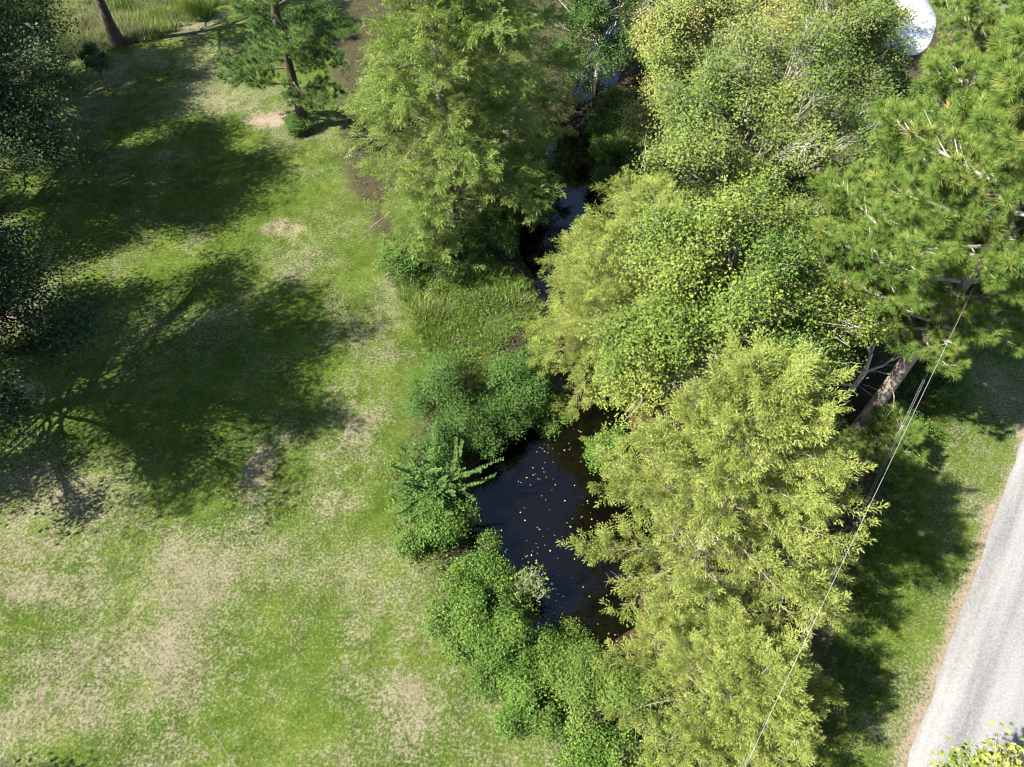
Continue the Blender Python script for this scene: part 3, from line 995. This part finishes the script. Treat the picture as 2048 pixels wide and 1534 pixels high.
# ---- sweetgums and other broadleaved trees
gum = 'broadleaved trees east of the pond'
leafy('sweetgum_tree', 'glossy green sweetgum with pale twigs standing over the near pond', ground(1385, 825), 9.8, 4.0, 201, 'gum', .03, 62, 80, 42, .080, .23, group=gum, template='star')
leafy('sweetgum_tree', 'sweetgum with thin grey twigs in the middle of the wood', ground(1425, 560), 11.5, 4.2, 202, 'gum_dry', .06, 62, 78, 40, .080, .23, group=gum, template='star', bare=.1)
leafy('sweetgum_tree', 'olive green tree leaning over the far end of the pond', ground(1370, 370), 10.0, 3.9, 203, 'gum_dry', .06, 56, 66, 30, .092, .23, group=gum)
leafy('broadleaf_tree', 'yellowing tree left of the white driveway', ground(1590, 330), 9.5, 3.7, 204, 'gum_dry', .06, 54, 62, 28, .105, .24, group=gum)
leafy('broadleaf_tree', 'light green tree at the top edge between pond and driveway', ground(1430, 190), 10.0, 4.6, 205, 'gum', .06, 58, 62, 28, .105, .24, group=gum)
leafy('broadleaf_tree', 'dark leafy tree shading the head of the pond', ground(1195, 130), 8.5, 4.4, 206, 'dark', .04, 56, 56, 22, .12, .22, group=gum)
leafy('broadleaf_tree', 'bushy green tree between the sweetgums and the leaning pine', ground(1580, 600), 6.5, 3.0, 207, 'shrub', .06, 44, 54, 18, .115, .18, group=gum)
leafy('broadleaf_tree', 'tree crown above the pale lane in the bottom corner', np.array([*at(2078, 1585, 7.2)[:2], 0]), 8.4, 1.4, 208, 'gum', .5, 20, 30, 12, .12, .16)
leafy('broadleaf_tree', 'pale green tree at the top edge right of the pond head', ground(1310, 60), 9.5, 4.8, 209, 'gum', .06, 54, 54, 22, .135, .24, group=gum)
leafy('broadleaf_tree', 'tree at the top edge directly left of the driveway', ground(1625, 90), 5.6, 4.2, 210, 'gum_dry', .06, 48, 54, 22, .135, .24, group=gum)
leafy('broadleaf_tree', 'low green tree under the pine limbs below the driveway', ground(1740, 330), 5.0, 3.0, 211, 'shrub', .06, 40, 50, 18, .13, .2, group=gum)

# ---- pines
pine('large pine with a thick bare lower trunk beside the wires', ground(1712, 868), 17.0, 5.6, 301, cb=.33, nb=62, r0=.27, lean=(.3, .2), dens=1.0, tuft=.27, ext=-1.5)
pine('slimmer pine half hidden behind the thick trunked one', ground(1655, 720), 13.0, 4.8, 302, cb=.30, nb=42, r0=.2, tuft=.26, dens=1.0)
pine('far pine on the right edge above the lane', ground(1890, 350), 15.0, 5.0, 303, cb=.2, nb=42, r0=.22, tuft=.26, dens=1.0)
pine('dark pine standing alone on the lawn beside a sandy scrape', ground(610, 255), 15.5, 4.6, 304, 'needle_dark', cb=.14, nb=32, r0=.27, dens=.85, bark='bark_dark', tuft=.27)
pine('young pine sapling at the foot of the thick trunked pine', ground(1735, 925), 2.6, 1.5, 305, cb=.1, nb=12, r0=.04, tuft=.24, stubs=0, group='pine saplings', dens=1.1)

# ---- dark oaks down the left edge
oak = 'dark oaks along the left of the lawn'
leafy('oak_tree', 'dark oak at the left edge throwing the lowest big shadow on the lawn', ground(-45, 842), 13.0, 6.8, 401, 'oak', .06, 90, 72, 28, .12, .26, .3, 'bark_dark', group=oak, low=-.6, gap=.28)
leafy('oak_tree', 'dark oak at the left edge, middle of the row', ground(-20, 425), 12.5, 6.4, 402, 'oak', .03, 84, 60, 26, .125, .26, .3, 'bark_dark', group=oak, low=-.6, gap=.28)
leafy('oak_tree', 'dark oak at the left edge behind the little sapling', ground(0, 225), 11.0, 6.0, 403, 'oak', .03, 74, 60, 26, .125, .26, .3, 'bark_dark', group=oak, low=-.6, gap=.28)
leafy('oak_tree', 'oak with a bare dark trunk standing in the tall weeds', ground(237, 88), 15.0, 5.4, 404, 'oak', .42, 44, 40, 20, .14, .26, .34, 'bark_dark', group=oak)
leafy('oak_tree', 'oak below the frame corner shading the bottom edge of the lawn', ground(-355, 1888), 8.0, 3.4, 405, 'oak', .2, 36, 50, 24, .13, .22, .2, 'bark_dark', group=oak)
leafy('small_tree', 'small dark sapling standing on the shaded lawn', ground(218, 182), 2.8, .9, 406, 'oak', .35, 14, 22, 14, .10, .12, .04, 'bark_dark')

# ---- shrubs of the pond bank
S = [
    ((905, 830), 2.6, 1.9, 'dark', 'dark round shrub on the lawn side of the near pond', .08, 80),
    ((1035, 770), 2.3, 1.4, 'dark', 'blue green shrub between the weedy bank and the cypress limbs', .10, 60),
    ((1090, 800), 1.9, 1.0, 'lime', 'yellow leaved shrub at the tip of the cypress limbs', .10, 46),
    ((872, 1062), 1.4, 1.2, 'shrub', 'rounded green shrub below the long arching shoots', .09, 70),
    ((955, 1130), 1.6, 1.2, 'shrub', 'bushy green shrub at the lower left of the near pond', .085, 70),
    ((935, 1230), 1.3, 1.3, 'shrub', 'low green shrub beside the bare sandy strip', .085, 60),
    ((1035, 1290), 1.5, 1.3, 'shrub', 'green shrub below the grey twiggy bush', .085, 70),
    ((1110, 1370), 1.6, 1.3, 'lime', 'yellow green shrub at the foot of the near pond', .08, 70),
    ((1240, 1440), 2.4, 1.8, 'lime', 'fine leaved lime shrub under the nearest cypress', .075, 90),
    ((1400, 1480), 2.6, 2.0, 'lime', 'broad lime shrub under the lowest limbs by the bottom edge', .075, 90),
    ((1180, 1520), 1.2, 1.2, 'shrub', 'low green shrub at the bottom edge beside the lawn', .08, 60),
    ((860, 530), 2.0, 2.0, 'dark', 'dark shrub under the tall cypress at the lawn edge', .10, 70),
    ((970, 500), 2.2, 1.9, 'dark', 'dark leafy shrub between the tall cypress and the pond', .10, 70),
    ((1010, 410), 2.6, 1.8, 'shrub', 'green shrub on the far bank below the tall cypress', .11, 60),
    ((1230, 880), 1.8, 1.2, 'shrub', 'bright shrub overhanging the right bank of the near pond', .10, 60),
    ((1600, 720), 2.2, 1.6, 'shrub', 'leafy shrub left of the dead snag', .09, 70),
    ((1680, 650), 2.4, 1.6, 'dark', 'vine covered shrub behind the dead snag', .09, 70),
    ((1790, 880), 1.5, 1.2, 'shrub', 'shrub at the right of the thick pine trunk', .09, 60),
    ((1840, 760), 2.0, 1.4, 'dark', 'dark shrub between the pine and the shaded verge', .09, 60),
    ((1600, 850), 1.6, 1.4, 'dark', 'dark shrub in the shade between cypress and snag', .09, 60),
    ((1500, 480), 2.4, 2.0, 'dark', 'dark understorey shrub in the gap of the wood', .10, 60),
    ((600, 262), 1.0, .7, 'dark', 'small shrub at the foot of the lawn pine', .09, 40),
    ((620, 80), 2.4, 2.4, 'dark', 'dark thicket behind the lawn pine', .11, 60),
    ((1250, 240), 2.6, 2.0, 'dark', 'dark shrub on the right bank of the far pond', .11, 60),
    ((890, 910), 1.8, 1.3, 'dark', 'dark shrub above the long arching shoots', .085, 60),
    ((985, 840), 2.2, 1.4, 'dark', 'dark shrub hanging over the top corner of the near pond', .09, 60),
    ((985, 1310), 1.1, 1.2, 'shrub', 'mid green shrub in the middle of the lower bank', .08, 60),
    ((1060, 1410), 1.0, 1.1, 'shrub', 'low green shrub at the lawn edge below the pond', .08, 60),
    ((1190, 1390), 1.8, 1.2, 'lime', 'lime shrub at the left foot of the nearest cypress', .08, 70),
    ((1150, 1290), 1.3, .9, 'lime', 'small lime shrub at the outlet of the near pond', .08, 50),
    ((1090, 700), 1.5, 1.0, 'shrub', 'green shrub below the cypress limbs beside the weedy bank', .09, 50),
    ((1060, 330), 2.4, 1.5, 'shrub', 'green shrub on the left bank of the far pond', .10, 60),
    ((1235, 330), 2.4, 1.4, 'shrub', 'green shrub on the right bank of the far pond', .10, 60),
    ((1215, 385), 2.0, 1.2, 'dark', 'dark shrub in the bend of the far pond', .10, 60),
    ((1205, 255), 1.8, 1.2, 'dark', 'dark shrub at the narrow head of the far pond', .10, 60),
    ((1560, 1500), 1.0, .9, 'shrub', 'small green shrub at the verge by the bottom edge', .08, 50),
]
for i, (p, h, r, lf, lab, sz, n) in enumerate(S):
    shrub(lab, ground(*p), h, r, 500 + i, lf, ncl=int(n * 1.25), nl=17, size=sz * .78, nblob=16)
shrub('half bare shrub of grey twigs leaning over the near pond', ground(1055, 1185), 2.0, 1.35, 560, 'lime', ncl=90, nl=5, size=.10, nblob=11, bark='bark_grey', bare=.66, twig_r=.013)

# shrub with long arching shoots
rng = np.random.default_rng(77)
base = ground(868, 985)
t = thing('arching_shrub', 'shrub with long arching shoots of paired leaves on the pond bank', 'shrub', base, 'shrubs on the pond bank')
gb, gl = Geo(), Geo()
for i in range(85):
    az = rng.uniform(0, 6.28)
    el = rng.uniform(.35, 1.45)
    L = rng.uniform(.8, 2.2)
    s = np.linspace(0, 1, 9)
    a0 = az + rng.normal() * .7
    d = np.array([math.cos(az), math.sin(az)])
    o = np.array([math.cos(a0), math.sin(a0)]) * rng.uniform(.1, .85)
    P = np.column_stack([o[0] + d[0] * L * s * math.cos(el), o[1] + d[1] * L * s * math.cos(el), rng.uniform(.2, .9) + L * s * math.sin(el) - rng.uniform(.05, .45) * L * s * s])
    P[:, :2] += rng.normal(size=2) * .22 * L * (s ** 2)[:, None]
    tubes(gb, P, np.linspace(.016, .004, 9), 4)
    n = int(L * 26)
    q = np.linspace(.25, 1, n)
    p = np.stack([np.interp(q, s, P[:, a]) for a in range(3)], -1)
    ax = norm(np.gradient(p, axis=0))
    side = norm(np.cross(ax, np.array([0, 0, 1.]))) * np.where(np.arange(n) % 2, 1, -1)[:, None]
    dd = norm(side + ax * .45 + rng.normal(size=p.shape) * .3 + np.array([0, 0, .1]))
    scatter(gl, LEAF_V, LEAF_T, frames(dd, rng, np.array([0, 0, 1.]) + rng.normal(size=p.shape) * .2), p, rng.uniform(.09, .15, n) * (1.15 - .45 * q), .5 + rng.normal(size=n) * .15)
ca = rng.uniform(0, 6.28, 420); cr = np.sqrt(rng.random(420)) * 1.15
cc = np.stack([np.cos(ca) * cr, np.sin(ca) * cr, (1.5 - .75 * cr ** 2) * rng.uniform(.35, 1.0, 420)], -1)
leaf_cloud(gl, cc, rng, 11, .13, .085, norm(cc), lift=.6)
gb.build('shoots', M['bark_dark'], t, True)
gl.build('foliage', M['dark'], t)

# ---- dead snag
rng = np.random.default_rng(88)
t = thing('dead_snag', 'bleached dead snag with forked branches beside the pine trunk', 'dead tree', ground(1668, 830))
gt, gb = Geo(), Geo()
tubes(gt, np.array([[0, 0, -.1], [.1, .1, 1.2], [.25, .1, 2.6], [.2, .3, 3.6]]), [.13, .11, .10, .07], 9)
for st, en, r0 in (((.2, .1, 2.6), (1.6, .4, 3.3), .07), ((.2, .3, 3.5), (-.9, 1.2, 5.0), .06), ((.2, .3, 3.5), (.9, 1.6, 4.7), .05), ((.15, .1, 1.9), (-1.1, -.3, 2.4), .04), ((1.3, .35, 3.2), (1.9, 1.1, 4.2), .035)):
    st, en = np.array(st), np.array(en)
    s = np.linspace(0, 1, 7)[:, None]
    P = st + (en - st) * s + rng.normal(size=(7, 3)) * .06 * s
    tubes(gb, P, np.linspace(r0, r0 * .35, 7), 6)
    for k in range(5):
        o = P[rng.integers(2, 7)]; d = norm(en - st) + rng.normal(size=3) * .7
        Q = o + d * rng.uniform(.3, .9) * np.linspace(0, 1, 5)[:, None] + rng.normal(size=(5, 3)) * .03
        tubes(gb, Q, np.linspace(.018, .006, 5), 4)
gt.build('trunk', M['dead'], t, True)
gb.build('branches', M['dead'], t, True)

# ------------------------------------------------------------------ tall weeds and undergrowth
M['weed_i'] = turf_mat('tall_weed_blades', 1.9)
rg = np.random.default_rng(9)


def region(poly_px, step):
    P = [at(a, b)[:2] for a, b in poly_px]
    A_ = np.array(P)
    X, Y = np.meshgrid(np.arange(A_[:, 0].min(), A_[:, 0].max(), step), np.arange(A_[:, 1].min(), A_[:, 1].max(), step))
    X = X.ravel() + rg.uniform(-step, step, X.size) * .5; Y = Y.ravel() + rg.uniform(-step, step, Y.size) * .5
    k = poly_sd(X, Y, P) + (vnoise(X, Y, 1.5, 61) - .5) * 1.0 < 0
    return X[k], Y[k]


X, Y = region([(60, 130), (250, 92), (330, 70), (440, 18), (520, -60), (700, -160), (-400, -160), (-300, 120)], .45)
dr = .34 + (vnoise(X, Y, 2.5, 66) - .5) * .9
instanced('tall_weeds', sod_template(3, 130, .8, .75, .016, .42), np.stack([X, Y, gz(X, Y)], -1), (.35 + 1.3 * vnoise(X, Y, 1.2, 95) ** 1.5) * rg.uniform(.7, 1.3, len(X)), dr, X * 0, M['weed_i'], 'tall pale green weeds beyond the mown lawn', 8)
X, Y = region([(800, 540), (1010, 530), (1075, 570), (1065, 650), (990, 700), (960, 760), (900, 740), (860, 680), (820, 600)], .28)
dr = .15 + (vnoise(X, Y, 1.5, 67) - .5) * .6
instanced('bank_weeds', sod_template(4, 110, .5, .42, .014, .6), np.stack([X, Y, gz(X, Y)], -1), (.25 + 1.6 * vnoise(X, Y, .8, 96) ** 1.6) * rg.uniform(.6, 1.4, len(X)), dr, X * 0, M['weed_i'], 'uncut green weeds on the bank between lawn and pond', 9)
X, Y = region([(1560, 1560), (1640, 1330), (1720, 1110), (1790, 960), (1900, 740), (1960, 700), (1890, 860), (1850, 1000), (1850, 1180), (1790, 1330), (1700, 1480), (1660, 1560)], .3)
dr = .08 + (vnoise(X, Y, 1.5, 68) - .5) * .4
instanced('verge_grass', sod_template(5, 120, .6, .30, .010, .9), np.stack([X, Y, gz(X, Y)], -1), rg.uniform(.6, 1.3, len(X)), dr, X * 0, M['weed_i'], 'long green grass on the shaded verge beside the trees', 10)

# low leafy undergrowth on the wood floor
X, Y = region(WOOD_PX, .55)
dpond = seg_dist(X, Y, POND, POND_W)
k = (dpond > .3) & (rg.random(len(X)) > .35) & (road_side(X, Y) < -.8)
X, Y = X[k], Y[k]
gl = Geo()
C = np.stack([X, Y, gz(X, Y) + rg.uniform(.05, .5, len(X)) ** 1.3], -1)
leaf_cloud(gl, C, rg, 16, .22, .10, np.tile([0, 0, 1.], (len(C), 1)), lift=.8)
tag(gl.build('undergrowth', M['dark']), 'low leafy ground cover on the wood floor', kind='stuff')

gl = Geo()
for poly, st_ in (([(800, 545), (1010, 530), (1075, 570), (1065, 660), (1000, 720), (960, 780), (900, 750), (860, 680), (820, 600)], .20),
                  ([(770, 900), (830, 880), (900, 1080), (1000, 1180), (1120, 1290), (1150, 1440), (1060, 1440), (950, 1370), (890, 1270), (860, 1150), (800, 1060)], .26),
                  ([(1560, 1560), (1650, 1320), (1720, 1120), (1800, 950), (1860, 830), (1840, 960), (1790, 1120), (1740, 1260), (1660, 1440), (1640, 1560)], .45)):
    X, Y = region(poly, st_)
    C = np.stack([X, Y, gz(X, Y) + .04 + .45 * rg.random(len(X)) ** 1.5 * vnoise(X, Y, .9, 75) * 1.6], -1)
    leaf_cloud(gl, C, rg, 9, .13, .075, np.tile([0, 0, 1.], (len(C), 1)), lift=.8)
tag(gl.build('leafy_weeds', M['shrub']), 'leafy green weeds matted over the pond bank and verge', kind='stuff')

# floating leaves
gl = Geo()
pts = []
while len(pts) < 950:
    i = rg.integers(0, len(POND) - 2)
    f = rg.random()
    p = POND[i] * (1 - f) + POND[i + 1] * f
    w = POND_W[i] * (1 - f) + POND_W[i + 1] * f
    q = p + rg.uniform(-1, 1, 2) * w * 1.05
    if vnoise(q[0], q[1], 1.3, 71) > rg.uniform(.25, .75):
        pts.append([q[0], q[1], WATER_Z + .008])
pts = np.array(pts)
d = np.column_stack([rg.normal(size=(len(pts), 2)), np.zeros(len(pts))])
scatter(gl, LEAF_V * np.array([1, 1, .3]), LEAF_T, frames(d, rg, np.tile([0, 0, 1.], (len(pts), 1))), pts, rg.uniform(.025, .085, len(pts)), rg.random(len(pts)))
m = leaf_mat('fallen_leaf', [(0, (.10, .055, .022)), (.5, (.20, .14, .06)), (1, (.34, .27, .15))], transl=.05, rough=.6)
tag(gl.build('fallen_leaves', m), 'small tan fallen leaves floating on the pond', kind='stuff')

# ------------------------------------------------------------------ overhead wires
m, nt, out = new_mat('aluminium_wire')
bs = nd(nt, 'BsdfPrincipled'); bs.inputs['Base Color'].default_value = (.30, .29, .28, 1); bs.inputs['Roughness'].default_value = .85; bs.inputs['Metallic'].default_value = 0
nt.links.new(bs.outputs[0], out.inputs[0])
M['wire'] = m
WIRES = [((1907, 660), (1490, 1534), 9.2, .0042, 'topmost overhead wire crossing in front of the nearest cypress'),
         ((1894, 666), (1486, 1534), 4.4, .0036, 'middle overhead wire passing behind the cypress top'),
         ((1884, 680), (1480, 1534), 4.1, .0036, 'lowest overhead wire on the cypress side')]
for (a, b, z, r, lab) in WIRES:
    A_, B_ = at(*a, z), at(*b, z)
    d = (B_ - A_); d /= np.linalg.norm(d)
    s = np.linspace(-70, 40, 60)
    P = A_ + d * s[:, None]
    P[:, 2] += ((s - 5) / 45) ** 2 * .5
    g = Geo(); tubes(g, P, np.full(60, r), 6)
    tag(g.build('overhead_wire', M['wire'], None, True), lab, 'wire', 'overhead wires along the lane')

# thin cable lying across the lawn
pp = [(170, 1165), (250, 1255), (350, 1368), (420, 1458), (480, 1545), (540, 1640)]
P = np.array([at(a, b) for a, b in pp])
s = np.linspace(0, len(pp) - 1, 70)
Q = np.stack([np.interp(s, range(len(pp)), P[:, a]) for a in range(3)], -1)
Q[:, 2] = gz(Q[:, 0], Q[:, 1]) + .012 + (vnoise(s * 3, s, .6, 91) - .5) * .05
g = Geo(); tubes(g, Q, np.full(70, .0034), 5)
tag(g.build('lawn_cable', M['wire'], None, True), 'thin pale cable lying across the lawn', 'cable')
